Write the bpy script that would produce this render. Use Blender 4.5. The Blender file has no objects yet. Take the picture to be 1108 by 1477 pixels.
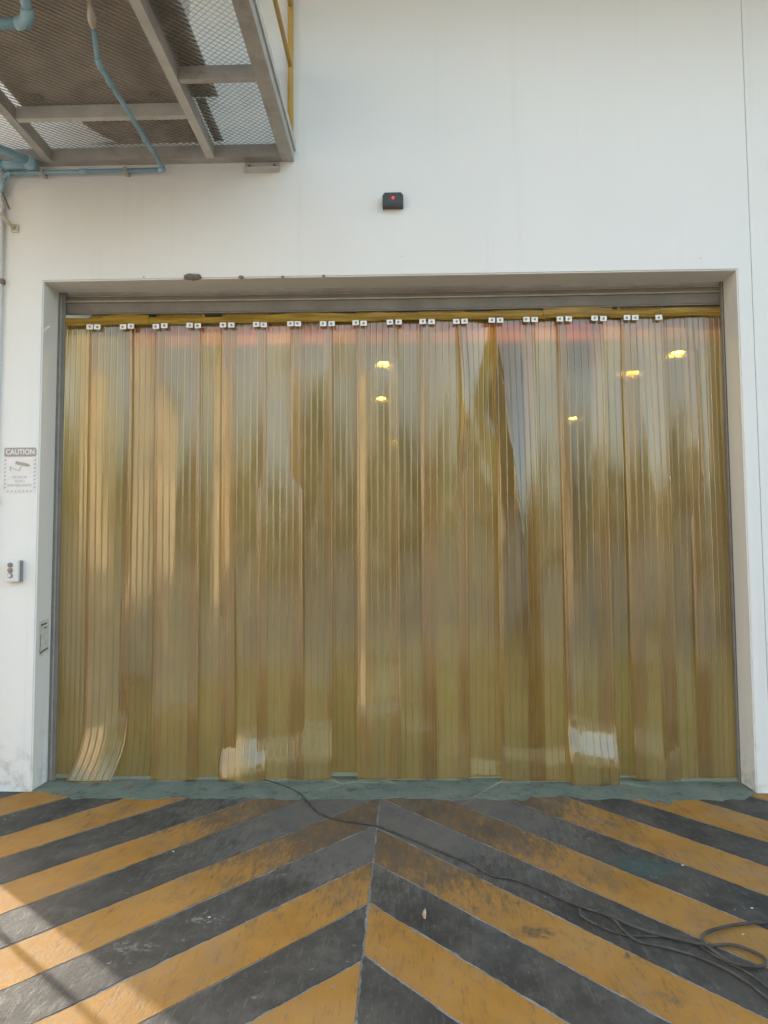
import bpy, bmesh, math, random
from mathutils import Vector, Matrix
R = math.radians
scene = bpy.context.scene
COL = scene.collection

# ------------------------------------------------------------------ camera, sky, sun, exposure
cam_d = bpy.data.cameras.new('camera')
cam = bpy.data.objects.new('camera', cam_d); COL.objects.link(cam)
yaw, pitch, roll = -0.0279, 0.0664, -0.0062
fw = Vector((math.sin(yaw)*math.cos(pitch), math.cos(yaw)*math.cos(pitch), math.sin(pitch)))
rt = Vector((math.cos(yaw), -math.sin(yaw), 0)); up = rt.cross(fw)
rt, up = math.cos(roll)*rt + math.sin(roll)*up, -math.sin(roll)*rt + math.cos(roll)*up
cam.matrix_world = Matrix(((rt.x, up.x, -fw.x, 0.1237), (rt.y, up.y, -fw.y, -5.2684), (rt.z, up.z, -fw.z, 1.55), (0, 0, 0, 1)))
cam_d.sensor_fit = 'VERTICAL'; cam_d.sensor_height = 36.0; cam_d.lens = 36.0*1100/1477
cam_d.clip_start = 0.05; cam_d.clip_end = 1500
scene.camera = cam

SUN_EL = R(6.2)
sun_travel = Vector((1.171, -1.07, 0)).normalized()          # the sun stands behind the building, to the left
to_sun = Vector((-sun_travel.x*math.cos(SUN_EL), -sun_travel.y*math.cos(SUN_EL), math.sin(SUN_EL)))
world = bpy.data.worlds.new('World'); scene.world = world; world.use_nodes = True
wn = world.node_tree; wn.nodes.clear()
sky = wn.nodes.new('ShaderNodeTexSky'); sky.sky_type = 'NISHITA'; sky.sun_disc = False
sky.sun_elevation = SUN_EL; sky.sun_rotation = math.atan2(to_sun.x, to_sun.y)
sky.air_density = 1.0; sky.dust_density = 4.0; sky.ozone_density = 1.0
hs = wn.nodes.new('ShaderNodeHueSaturation'); hs.inputs['Saturation'].default_value = 0.72
bg = wn.nodes.new('ShaderNodeBackground'); bg.inputs[1].default_value = 0.15
wo = wn.nodes.new('ShaderNodeOutputWorld')
wn.links.new(sky.outputs[0], hs.inputs['Color']); wn.links.new(hs.outputs[0], bg.inputs[0]); wn.links.new(bg.outputs[0], wo.inputs[0])

sun_d = bpy.data.lights.new('sun', 'SUN'); sun_d.energy = 2.0; sun_d.angle = R(0.8); sun_d.color = (1.0, 0.91, 0.79)
sun = bpy.data.objects.new('sun', sun_d); COL.objects.link(sun)
sun.rotation_euler = (-to_sun).to_track_quat('-Z', 'Y').to_euler(); sun.location = (-20, 20, 15)

scene.view_settings.view_transform = 'Standard'; scene.view_settings.look = 'None'
scene.view_settings.exposure = 3.0; scene.view_settings.gamma = 1.0
scene.render.engine = 'CYCLES'
cy = scene.cycles
cy.use_denoising = True; cy.max_bounces = 10; cy.transparent_max_bounces = 40
cy.diffuse_bounces = 5; cy.glossy_bounces = 4; cy.sample_clamp_indirect = 6.0
cy.caustics_reflective = False; cy.caustics_refractive = False

rng = random.Random(7)

# ------------------------------------------------------------------ material helpers
class NT:
    def __init__(s, name):
        s.m = bpy.data.materials.new(name); s.m.use_nodes = True
        s.t = s.m.node_tree; s.t.nodes.clear()
        s.out = s.t.nodes.new('ShaderNodeOutputMaterial')
        s._pos = None
    def n(s, typ, **kw):
        nd = s.t.nodes.new(typ)
        for k, v in kw.items(): setattr(nd, k, v)
        return nd
    def set(s, sock, v):
        if isinstance(v, bpy.types.NodeSocket): s.t.links.new(v, sock)
        else: sock.default_value = v
    def pos(s):
        if s._pos is None: s._pos = s.n('ShaderNodeTexCoord').outputs['Object']
        return s._pos
    def map(s, scale=(1, 1, 1), rot=(0, 0, 0), loc=(0, 0, 0), src=None):
        m = s.n('ShaderNodeMapping'); s.set(m.inputs[0], src or s.pos())
        m.inputs['Scale'].default_value = scale; m.inputs['Rotation'].default_value = rot; m.inputs['Location'].default_value = loc
        return m.outputs[0]
    def noise(s, scale, detail=4, rough=0.55, vec=None, dist=0.0):
        t = s.n('ShaderNodeTexNoise'); s.set(t.inputs['Vector'], vec or s.pos())
        t.inputs['Scale'].default_value = scale; t.inputs['Detail'].default_value = detail
        t.inputs['Roughness'].default_value = rough; t.inputs['Distortion'].default_value = dist
        return t.outputs['Fac']
    def voronoi(s, scale, vec=None, feature='F1'):
        t = s.n('ShaderNodeTexVoronoi', feature=feature); s.set(t.inputs['Vector'], vec or s.pos()); t.inputs['Scale'].default_value = scale
        return t.outputs['Distance']
    def ramp(s, v, a, b, lo=0.0, hi=1.0):
        t = s.n('ShaderNodeMapRange', interpolation_type='SMOOTHSTEP'); s.set(t.inputs[0], v)
        t.inputs[1].default_value = a; t.inputs[2].default_value = b; t.inputs[3].default_value = lo; t.inputs[4].default_value = hi
        return t.outputs[0]
    def math(s, op, a, b=0.0, clamp=False):
        t = s.n('ShaderNodeMath', operation=op, use_clamp=clamp); s.set(t.inputs[0], a); s.set(t.inputs[1], b)
        return t.outputs[0]
    def mix(s, f, a, b):
        t = s.n('ShaderNodeMix', data_type='RGBA'); s.set(t.inputs[0], f)
        for sock, v in ((t.inputs[6], a), (t.inputs[7], b)):
            s.set(sock, v if isinstance(v, bpy.types.NodeSocket) else (*v, 1.0) if len(v) == 3 else v)
        return t.outputs[2]
    def sep(s, v=None):
        t = s.n('ShaderNodeSeparateXYZ'); s.set(t.inputs[0], v or s.pos()); return t.outputs
    def bump(s, h, strength=0.3, dist=0.01):
        t = s.n('ShaderNodeBump'); s.set(t.inputs['Height'], h); t.inputs['Strength'].default_value = strength; t.inputs['Distance'].default_value = dist
        return t.outputs[0]
    def principled(s, color, rough=0.6, metal=0.0, normal=None, **kw):
        b = s.n('ShaderNodeBsdfPrincipled')
        s.set(b.inputs['Base Color'], color if isinstance(color, bpy.types.NodeSocket) else (*color, 1.0))
        s.set(b.inputs['Roughness'], rough); s.set(b.inputs['Metallic'], metal)
        if normal is not None: s.set(b.inputs['Normal'], normal)
        for k, v in kw.items(): s.set(b.inputs[k], v)
        s.t.links.new(b.outputs[0], s.out.inputs[0])
        return b

def vary(c, k): return tuple(min(1, x*k) for x in c)

def plain(name, color, rough=0.55, metal=0.0, amount=0.12, scale=9.0, bump=0.0):
    q = NT(name)
    f = q.noise(scale, 5, 0.6)
    col = q.mix(q.ramp(f, 0.3, 0.7), vary(color, 1-amount), vary(color, 1+amount))
    q.principled(col, rough, metal, q.bump(q.noise(scale*12, 3), bump, 0.004) if bump else None)
    return q.m

def mat_wall():
    q = NT('painted_wall')
    x, y, z = q.sep()
    big = q.noise(0.55, 4, 0.55)
    col = q.mix(q.ramp(big, 0.3, 0.7), (0.765, 0.765, 0.755), (0.80, 0.80, 0.795))
    # vertical rain streaks
    st = q.noise(1.0, 5, 0.6, q.map((9, 9, 0.35)))
    col = q.mix(q.ramp(st, 0.56, 0.78, 0, 0.16), col, (0.52, 0.50, 0.46))
    # dirt splashed up along the foot of the wall
    low = q.math('MULTIPLY', q.ramp(z, 0.55, 0.0), q.ramp(q.noise(7, 6, 0.7), 0.45, 0.68))
    col = q.mix(q.math('MULTIPLY', low, 0.55), col, (0.30, 0.285, 0.26))
    # fly specks and small chips
    sp = q.ramp(q.voronoi(5.5), 0.055, 0.035)
    sp = q.math('MULTIPLY', sp, q.ramp(q.noise(2.3, 2), 0.52, 0.6))
    col = q.mix(q.math('MULTIPLY', sp, 0.55), col, (0.22, 0.20, 0.17))
    h = q.math('ADD', q.math('MULTIPLY', q.noise(3.0, 3), 1.0), q.math('MULTIPLY', q.noise(160, 2), 0.06))
    q.principled(col, 0.62, 0, q.bump(h, 0.22, 0.012))
    return q.m

def traffic(q):
    # wheel and foot wear, strongest in front of the middle of the doorway
    x, y, z = q.sep()
    ex = q.math('DIVIDE', q.math('ABSOLUTE', q.math('ADD', x, -0.05)), 1.55)
    ey = q.math('DIVIDE', q.math('ADD', y, 0.1), 1.75)
    d = q.math('SQRT', q.math('ADD', q.math('MULTIPLY', ex, ex), q.math('MULTIPLY', ey, ey)))
    d = q.math('ADD', d, q.math('MULTIPLY', q.math('SUBTRACT', q.noise(2.2, 4, 0.6), 0.5), 0.9))
    return q.ramp(d, 1.15, 0.25)

def mat_paint(yellow):
    q = NT('yellow_floor_paint' if yellow else 'black_floor_paint')
    t = traffic(q)
    if yellow:
        col = q.mix(q.ramp(q.noise(3.2, 5, 0.6), 0.3, 0.7), (0.335, 0.165, 0.030), (0.385, 0.20, 0.046))
        # dusty pale film
        col = q.mix(q.ramp(q.noise(1.3, 4), 0.45, 0.75, 0, 0.30), col, (0.30, 0.225, 0.125))
    else:
        col = q.mix(q.ramp(q.noise(2.6, 6, 0.65), 0.3, 0.7), (0.036, 0.035, 0.032), (0.066, 0.063, 0.058))
    # scrubbed-through patches: short diagonal scrapes
    sc = q.noise(1.0, 7, 0.75, q.map((30, 7, 20), (0, 0, R(-24))))
    sc2 = q.noise(1.0, 6, 0.75, q.map((85, 8, 20), (0, 0, R(10))))
    both = q.math('ADD', q.math('MULTIPLY', sc, 0.6), q.math('MULTIPLY', sc2, 0.4))
    th = q.math('SUBTRACT', both, q.math('MULTIPLY', t, 0.24))
    wear = q.ramp(th, 0.50, 0.32)
    if yellow:
        stk_ = q.ramp(q.noise(1.0, 6, 0.75, q.map((22, 5, 1), (0, 0, R(-18)))), 0.42, 0.57)
        col = q.mix(q.math('MULTIPLY', q.math('MULTIPLY', t, 0.85), stk_), col, (0.125, 0.113, 0.098))
        col = q.mix(q.math('MULTIPLY', wear, 0.7), col, (0.075, 0.066, 0.055))
        sm = q.ramp(q.noise(2.1, 7, 0.75, q.map((1, 1, 1), loc=(4, 2, 0))), 0.57, 0.68)
        col = q.mix(q.math('MULTIPLY', sm, 0.45), col, (0.085, 0.074, 0.060))
    else:
        col = q.mix(q.math('MULTIPLY', q.math('MULTIPLY', t, 0.8), q.ramp(q.noise(1.0, 7, 0.78, q.map((14, 6, 1), (0, 0, R(-18)))), 0.34, 0.68)), col, (0.125, 0.119, 0.108))
        col = q.mix(q.math('MULTIPLY', wear, 0.55), col, (0.17, 0.162, 0.15))
        sm = q.ramp(q.noise(5.5, 7, 0.8, q.map((1, 1, 1), loc=(1, 7, 0))), 0.50, 0.72)
        col = q.mix(q.math('MULTIPLY', sm, 0.62), col, (0.13, 0.125, 0.117))
    dust = q.ramp(q.noise(1.0, 7, 0.72, q.map((2.6, 1.5, 1), (0, 0, R(-20)))), 0.45, 0.75)
    col = q.mix(q.math('MULTIPLY', dust, 0.42), col, (0.20, 0.175, 0.14) if yellow else (0.15, 0.143, 0.13))
    ty = q.noise(1.0, 4, 0.7, q.map((5.5, 0.7, 1), (0, 0, R(7)), (0.3, 0, 0)))
    ty = q.math('MULTIPLY', q.ramp(ty, 0.54, 0.66), q.ramp(q.noise(1.0, 5, 0.75, q.map((40, 9, 1))), 0.40, 0.62))
    col = q.mix(q.math('MULTIPLY', ty, 0.42), col, (0.05, 0.045, 0.04) if yellow else (0.13, 0.123, 0.112))
    # flaked chips, mostly small
    ch = q.math('MULTIPLY', q.ramp(q.noise(17, 6, 0.74), 0.62, 0.66), q.ramp(q.noise(2.4, 3), 0.44, 0.56))
    col = q.mix(q.math('MULTIPLY', ch, 0.8), col, (0.22, 0.215, 0.205))
    # spills and gouges with places of their own
    def spot(cx, cy, rx, ry, soft=0.5):
        px, py, pz = q.sep()
        a = q.math('DIVIDE', q.math('ADD', px, -cx), rx); b = q.math('DIVIDE', q.math('ADD', py, -cy), ry)
        d = q.math('SQRT', q.math('ADD', q.math('MULTIPLY', a, a), q.math('MULTIPLY', b, b)))
        d = q.math('ADD', d, q.math('MULTIPLY', q.math('SUBTRACT', q.noise(14, 5, 0.7), 0.5), 1.6))
        return q.ramp(d, 1.0, 1.0-soft)
    if yellow:
        col = q.mix(q.math('MULTIPLY', q.math('MULTIPLY', spot(0.665, -1.95, 0.13, 0.08, 0.8), q.ramp(q.noise(26, 5, 0.7), 0.36, 0.56)), 0.75), col, (0.06, 0.058, 0.05))
        col = q.mix(q.math('MULTIPLY', q.math('MULTIPLY', spot(-0.52, -1.74, 0.10, 0.06), q.ramp(q.noise(26, 5, 0.7), 0.36, 0.5)), 0.85), col, (0.10, 0.098, 0.09))
        col = q.mix(q.math('MULTIPLY', spot(1.10, -1.35, 0.05, 0.30), 0.35), col, (0.12, 0.10, 0.07))
    else:
        col = q.mix(q.math('MULTIPLY', spot(1.33, -1.26, 0.24, 0.20, 0.8), 0.55), col, (0.045, 0.10, 0.095))
        col = q.mix(q.math('MULTIPLY', spot(0.50, -1.85, 0.14, 0.14, 0.8), 0.5), col, (0.16, 0.16, 0.16))
        col = q.mix(q.math('MULTIPLY', q.math('MULTIPLY', spot(-0.75, -1.86, 0.10, 0.05, 0.6), q.ramp(q.noise(45, 4, 0.7), 0.5, 0.56)), 0.8), col, (0.24, 0.235, 0.22))
        col = q.mix(q.math('MULTIPLY', q.math('MULTIPLY', spot(-1.0, -2.1, 0.12, 0.07, 0.6), q.ramp(q.noise(38, 4, 0.7), 0.5, 0.56)), 0.7), col, (0.20, 0.20, 0.19))
    # fine grit, pale specks
    g = q.ramp(q.voronoi(42), 0.13, 0.07)
    g = q.math('MULTIPLY', g, q.ramp(q.noise(9, 3), 0.56, 0.66))
    col = q.mix(q.math('MULTIPLY', g, 0.5), col, (0.36, 0.34, 0.31))
    # long hairline scratches
    sl = q.ramp(q.noise(1.0, 2, 0.5, q.map((140, 3, 1), (0, 0, R(-38)))), 0.70, 0.745)
    col = q.mix(q.math('MULTIPLY', sl, 0.35), col, (0.14, 0.12, 0.10) if yellow else (0.25, 0.24, 0.22))
    h = q.math('ADD', q.noise(60, 6, 0.7), q.math('MULTIPLY', wear, -0.5))
    q.principled(col, q.ramp(q.noise(8, 4), 0.3, 0.7, 0.66, 0.85), 0, q.bump(h, 0.35, 0.004), **{'Specular IOR Level': 0.3})
    return q.m

def mat_concrete():
    q = NT('worn_concrete')
    col = q.mix(q.ramp(q.noise(1.3, 7, 0.65), 0.3, 0.7), (0.27, 0.255, 0.23), (0.36, 0.34, 0.31))
    col = q.mix(q.ramp(q.noise(45, 4, 0.7), 0.45, 0.75, 0, 0.5), col, (0.18, 0.17, 0.155))
    q.principled(col, 0.85, 0, q.bump(q.noise(90, 5, 0.7), 0.4, 0.004))
    return q.m

def mat_apron():
    q = NT('apron_concrete')
    col = q.mix(q.ramp(q.noise(6, 6, 0.7), 0.3, 0.7), (0.17, 0.167, 0.16), (0.33, 0.322, 0.31))
    col = q.mix(q.ramp(q.noise(38, 4, 0.7), 0.50, 0.70), col, (0.11, 0.107, 0.10))
    q.principled(col, 0.85, 0, q.bump(q.noise(90, 5, 0.7), 0.4, 0.004))
    return q.m

def mat_green():
    q = NT('green_floor_paint')
    col = q.mix(q.ramp(q.noise(4, 6, 0.65), 0.3, 0.7), (0.125, 0.180, 0.150), (0.18, 0.235, 0.20))
    st = q.noise(1.0, 7, 0.74, q.map((4, 30, 8), (0, 0, R(5))))
    col = q.mix(q.ramp(st, 0.46, 0.62, 0, 0.75), col, (0.205, 0.20, 0.185))
    sc = q.noise(1.0, 7, 0.76, q.map((34, 7, 8), (0, 0, R(-14))))
    col = q.mix(q.ramp(sc, 0.54, 0.66, 0, 0.7), col, (0.11, 0.107, 0.097))
    col = q.mix(q.ramp(q.noise(22, 6, 0.75), 0.58, 0.66, 0, 0.7), col, (0.23, 0.225, 0.21))
    col = q.mix(q.ramp(q.noise(6, 6, 0.75, q.map(loc=(3, 1, 0))), 0.52, 0.66, 0, 0.65), col, (0.07, 0.067, 0.06))
    q.principled(col, 0.85, 0, q.bump(q.noise(50, 5, 0.7), 0.4, 0.005), **{'Specular IOR Level': 0.25})
    return q.m

def mat_pvc(rib=False):
    q = NT('amber_pvc_rib' if rib else 'amber_pvc_strip')
    uv = q.n('ShaderNodeTexCoord').outputs['UV']              # u across the strip in metres, v along it
    fine = q.noise(1.0, 1, 0.6, q.map((420, 1.2, 1), src=uv))
    mid = q.noise(1.0, 2, 0.6, q.map((55, 0.6, 1), src=uv))
    dirt = q.noise(1.0, 4, 0.65, q.map((9, 2.2, 1), src=uv))
    smear = q.ramp(dirt, 0.42, 0.75)
    wave = q.noise(1.0, 1, 0.5, q.map((5, 1.5, 1), src=uv))
    nrm = q.bump(q.math('ADD', q.math('MULTIPLY', fine, 0.25), q.math('ADD', q.math('MULTIPLY', mid, 0.5), q.math('MULTIPLY', wave, 2.0))), 0.55, 0.0018)
    lw = q.n('ShaderNodeLayerWeight'); lw.inputs['Blend'].default_value = 0.5; q.set(lw.inputs['Normal'], nrm)
    f5 = q.math('POWER', lw.outputs['Facing'], 5.0)
    fres = q.math('ADD', q.math('MULTIPLY', f5, 0.75), 0.085, True)          # both faces of a clear sheet
    tint = q.mix(q.ramp(mid, 0.3, 0.7), *(((0.50, 0.32, 0.045), (0.62, 0.41, 0.07)) if rib else ((0.68, 0.50, 0.19), (0.75, 0.57, 0.25))))
    tr = q.n('ShaderNodeBsdfTransparent'); q.set(tr.inputs[0], tint)
    rf = q.n('ShaderNodeBsdfRefraction'); q.set(rf.inputs[0], tint); rf.inputs['IOR'].default_value = 1.022; rf.inputs['Roughness'].default_value = 0.35; q.set(rf.inputs['Normal'], q.bump(q.math('ADD', fine, q.math('MULTIPLY', mid, 3.0)), 1.0, 0.004))
    th = q.n('ShaderNodeMixShader'); th.inputs[0].default_value = 0.45
    q.t.links.new(tr.outputs[0], th.inputs[1]); q.t.links.new(rf.outputs[0], th.inputs[2])
    ox, oy, oz = q.sep()
    foot = q.math('MULTIPLY', q.ramp(oz, 0.75, 0.0), q.ramp(q.noise(1.0, 6, 0.72, q.map((16, 5, 1), src=uv)), 0.40, 0.68))
    hand = q.ramp(q.noise(1.0, 5, 0.7, q.map((3.2, 1.1, 1), src=uv)), 0.56, 0.72)             # cloudy, handled patches
    hair = q.ramp(q.noise(1.0, 2, 0.5, q.map((9, 70, 1), (0, 0, R(64)), src=uv)), 0.715, 0.75)  # scratches
    dirty = q.math('ADD', q.math('MULTIPLY', foot, 0.30), q.math('ADD', q.math('MULTIPLY', hand, 0.10), q.math('MULTIPLY', hair, 0.16)))
    df = q.n('ShaderNodeBsdfDiffuse'); q.set(df.inputs[0], q.mix(foot, (0.51, 0.37, 0.155), (0.27, 0.22, 0.14))); q.set(df.inputs['Normal'], nrm)
    tl = q.n('ShaderNodeBsdfTranslucent'); tl.inputs[0].default_value = (0.62, 0.42, 0.11, 1)
    hz = q.n('ShaderNodeMixShader'); hz.inputs[0].default_value = 0.4
    q.t.links.new(df.outputs[0], hz.inputs[1]); q.t.links.new(tl.outputs[0], hz.inputs[2])
    body = q.n('ShaderNodeMixShader')
    rnd = q.n('ShaderNodeObjectInfo').outputs['Random']
    q.set(body.inputs[0], q.math('ADD', q.math('ADD', q.math('ADD', 0.29 if rib else 0.22, q.math('MULTIPLY', rnd, 0.22)), q.math('MULTIPLY', smear, 0.13)), q.math('ADD', q.ramp(fine, 0.45, 0.8, 0, 0.10), dirty)))
    q.t.links.new(th.outputs[0], body.inputs[1]); q.t.links.new(hz.outputs[0], body.inputs[2])
    gl = q.n('ShaderNodeBsdfGlossy'); gl.inputs[0].default_value = (1, 1, 1, 1)
    q.set(gl.inputs['Roughness'], q.math('ADD', 0.085, q.math('MULTIPLY', smear, 0.16))); q.set(gl.inputs['Normal'], nrm)
    mx = q.n('ShaderNodeMixShader'); q.set(mx.inputs[0], fres)
    q.t.links.new(body.outputs[0], mx.inputs[1]); q.t.links.new(gl.outputs[0], mx.inputs[2])
    q.t.links.new(mx.outputs[0], q.out.inputs[0])
    return q.m

def mat_amber():
    q = NT('amber_pvc_dense')
    col = q.mix(q.ramp(q.noise(1.0, 4, 0.6, q.map((3, 3, 40))), 0.35, 0.65), (0.34, 0.20, 0.025), (0.52, 0.33, 0.05))
    b = q.principled(col, 0.25); b.inputs['Transmission Weight'].default_value = 0.0; b.inputs['Subsurface Weight'].default_value = 0.0
    t = q.n('ShaderNodeBsdfTranslucent'); q.set(t.inputs[0], col)
    m = q.n('ShaderNodeMixShader'); m.inputs[0].default_value = 0.35
    q.t.links.new(b.outputs[0], m.inputs[1]); q.t.links.new(t.outputs[0], m.inputs[2]); q.t.links.new(m.outputs[0], q.out.inputs[0])
    return q.m

def mat_steel(name, a, b, rust=(0.16, 0.10, 0.06), amt=0.5, metal=0.0, rough=0.55):
    q = NT(name)
    col = q.mix(q.ramp(q.noise(6, 5, 0.6), 0.3, 0.7), a, b)
    col = q.mix(q.ramp(q.noise(4, 7, 0.75), 0.56, 0.74, 0, amt), col, rust)
    q.principled(col, rough, metal, q.bump(q.noise(60, 3), 0.15, 0.003))
    return q.m

def mat_emit(name, color, strength):
    q = NT(name); e = q.n('ShaderNodeEmission'); e.inputs[0].default_value = (*color, 1); e.inputs[1].default_value = strength
    q.t.links.new(e.outputs[0], q.out.inputs[0]); return q.m

def mat_leaf(name, c):
    q = NT(name)
    col = q.mix(q.noise(1.7, 3), vary(c, 0.7), vary(c, 1.35))
    d = q.n('ShaderNodeBsdfDiffuse'); q.set(d.inputs[0], col)
    t = q.n('ShaderNodeBsdfTranslucent'); q.set(t.inputs[0], col)
    m = q.n('ShaderNodeMixShader'); m.inputs[0].default_value = 0.35
    q.t.links.new(d.outputs[0], m.inputs[1]); q.t.links.new(t.outputs[0], m.inputs[2]); q.t.links.new(m.outputs[0], q.out.inputs[0])
    return q.m

M = dict(
    wall=mat_wall(), yellow=mat_paint(True), black=mat_paint(False), concrete=mat_concrete(), apron=mat_apron(), green=mat_green(), pvc=mat_pvc(), pvc_rib=mat_pvc(True),
    steel=mat_steel('galvanised_steel', (0.34, 0.325, 0.295), (0.44, 0.42, 0.385)),
    steel_light=mat_steel('pale_steel', (0.47, 0.455, 0.42), (0.58, 0.56, 0.52), amt=0.3),
    mesh=mat_steel('expanded_metal', (0.33, 0.32, 0.30), (0.46, 0.45, 0.42), amt=0.35),
    shutter=mat_steel('shutter_steel', (0.16, 0.14, 0.115), (0.205, 0.185, 0.155), amt=0.25),
    lip=plain('shutter_lip', (0.34, 0.315, 0.27), 0.5), guide=plain('guide_steel', (0.20, 0.185, 0.175), 0.5),
    rail=mat_steel('yellow_rail_paint', (0.50, 0.31, 0.07), (0.58, 0.37, 0.10), amt=0.35),
    pipe=plain('blue_pvc_pipe', (0.24, 0.40, 0.49), 0.4, 0, 0.15, 5), elbow=plain('blue_pvc_fitting', (0.29, 0.46, 0.55), 0.4, 0, 0.12, 8),
    valve=plain('valve_brass', (0.42, 0.37, 0.31), 0.45, 0.3),
    casing=mat_steel('brown_casing', (0.44, 0.38, 0.325), (0.54, 0.47, 0.40), amt=0.4, rough=0.75),
    dark_plate=mat_steel('dark_plate', (0.26, 0.235, 0.20), (0.33, 0.30, 0.26), amt=0.4),
    clip=plain('white_clip', (0.86, 0.86, 0.84), 0.45, 0, 0.06), bolt=plain('bolt_steel', (0.22, 0.21, 0.20), 0.4, 0.6),
    black_plastic=plain('black_plastic', (0.035, 0.034, 0.03), 0.4), dark_lens=plain('sensor_window', (0.025, 0.03, 0.016), 0.15),
    red_led=mat_emit('red_led', (1.0, 0.06, 0.05), 0.22), white_plastic=plain('white_plastic', (0.70, 0.70, 0.71), 0.45, 0, 0.05),
    grey_plastic=plain('grey_plastic', (0.26, 0.255, 0.26), 0.5), red_button=plain('red_button', (0.42, 0.20, 0.16), 0.45), dark_button=plain('dark_button', (0.17, 0.165, 0.16), 0.45),
    sign_white=plain('sign_white', (0.74, 0.73, 0.74), 0.4, 0, 0.03), sign_band=plain('sign_band', (0.34, 0.315, 0.285), 0.4, 0, 0.06),
    sign_ink=plain('sign_ink', (0.50, 0.475, 0.46), 0.5, 0, 0.08), sign_camera=plain('sign_camera', (0.40, 0.365, 0.31), 0.5), 
    paper=plain('sticker_paper', (0.62, 0.62, 0.58), 0.7, 0, 0.15, 30), ink=plain('sticker_ink', (0.10, 0.10, 0.095), 0.7, 0, 0.3, 40),
    cable=plain('black_rubber', (0.062, 0.058, 0.053), 0.8, 0, 0.35, 14), mud=plain('dry_mud', (0.20, 0.18, 0.155), 0.95, 0, 0.3, 40, 0.6),
    leaf_dry=plain('dry_leaf', (0.42, 0.33, 0.24), 0.7, 0, 0.25, 60), chip=plain('paint_chip', (0.55, 0.53, 0.48), 0.8), pebble=plain('pebble', (0.09, 0.085, 0.08), 0.85),
    beige=plain('beige_bracket', (0.52, 0.47, 0.39), 0.6), brown_cable=plain('brown_cable', (0.20, 0.14, 0.11), 0.6),
    inner=plain('interior_panel', (0.19, 0.205, 0.175), 0.7, 0, 0.05, 1.2), roof=plain('roof_sheet', (0.30, 0.30, 0.29), 0.6), ceiling=plain('ceiling_sheet', (0.26, 0.255, 0.24), 0.7),
    red=plain('red_beam_paint', (0.62, 0.05, 0.035), 0.5), tube=mat_emit('lit_tube', (1.0, 0.86, 0.28), 1.5),
    amber=mat_amber(),
    shade=plain('lamp_shade_enamel', (0.40, 0.37, 0.09), 0.5),
    shed=plain('cream_render', (0.58, 0.47, 0.32), 0.8, 0, 0.06, 0.8),
    bark=plain('bark', (0.13, 0.10, 0.075), 0.9, 0, 0.3, 4), leaf_a=mat_leaf('foliage_dark', (0.085, 0.115, 0.045)), leaf_b=mat_leaf('foliage_mid', (0.11, 0.125, 0.05)), leaf_c=mat_leaf('foliage_olive', (0.13, 0.135, 0.06)),
)

# ------------------------------------------------------------------ mesh helpers
class MB:
    def __init__(s): s.v = []; s.f = []
    def add(s, vs, fs):
        o = len(s.v); s.v += [tuple(v) for v in vs]; s.f += [tuple(i+o for i in f) for f in fs]; return s
    def box(s, x0, x1, y0, y1, z0, z1):
        v = [(x0, y0, z0), (x1, y0, z0), (x1, y1, z0), (x0, y1, z0), (x0, y0, z1), (x1, y0, z1), (x1, y1, z1), (x0, y1, z1)]
        return s.add(v, [(0, 3, 2, 1), (4, 5, 6, 7), (0, 1, 5, 4), (1, 2, 6, 5), (2, 3, 7, 6), (3, 0, 4, 7)])
    def tube(s, pts, r, n=10, caps=True):
        pts = [Vector(p) for p in pts]; rings = []
        rad = r if isinstance(r, (list, tuple)) else [r]*len(pts)
        t0 = (pts[1]-pts[0]).normalized(); ref = Vector((0, 0, 1)) if abs(t0.z) < 0.9 else Vector((1, 0, 0))
        a = t0.cross(ref).normalized()
        for i, p in enumerate(pts):
            t = (pts[min(i+1, len(pts)-1)] - pts[max(i-1, 0)]).normalized()
            a = (a - t*a.dot(t)).normalized(); b = t.cross(a)
            rings.append([p + rad[i]*(math.cos(2*math.pi*k/n)*a + math.sin(2*math.pi*k/n)*b) for k in range(n)])
        v = [q for rg in rings for q in rg]; f = []
        for i in range(len(pts)-1):
            for k in range(n):
                k2 = (k+1) % n
                f.append((i*n+k, i*n+k2, (i+1)*n+k2, (i+1)*n+k))
        if caps: f.append(tuple(range(n-1, -1, -1))); f.append(tuple((len(pts)-1)*n+k for k in range(n)))
        return s.add(v, f)
    def prism(s, poly, axis, a, b):
        # poly: 2-D outline; extruded along axis from a to b
        n = len(poly)
        mk = {'x': lambda p, d: (d, p[0], p[1]), 'y': lambda p, d: (p[0], d, p[1]), 'z': lambda p, d: (p[0], p[1], d)}[axis]
        v = [mk(p, a) for p in poly] + [mk(p, b) for p in poly]
        return s.add(v, [tuple(range(n)), tuple(range(2*n-1, n-1, -1))] + [(i, (i+1) % n, n+(i+1) % n, n+i) for i in range(n)])
    def build(s, name, mat, parent=None, bevel=0.0, smooth=False):
        me = bpy.data.meshes.new(name); me.from_pydata(s.v, [], s.f)
        bm = bmesh.new(); bm.from_mesh(me)
        bmesh.ops.recalc_face_normals(bm, faces=bm.faces)
        if bevel: bmesh.ops.bevel(bm, geom=list(bm.edges), offset=bevel, segments=2, affect='EDGES', profile=0.6)
        bm.to_mesh(me); bm.free()
        if smooth:
            for p in me.polygons: p.use_smooth = True
        me.materials.append(mat)
        o = bpy.data.objects.new(name, me); COL.objects.link(o)
        if parent is not None: o.parent = parent; o.matrix_parent_inverse = parent.matrix_world.inverted()
        return o
def tag(o, label=None, cat=None, group=None, kind=None):
    for k, v in (('label', label), ('category', cat), ('group', group), ('kind', kind)):
        if v: o[k] = v
    return o
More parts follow.
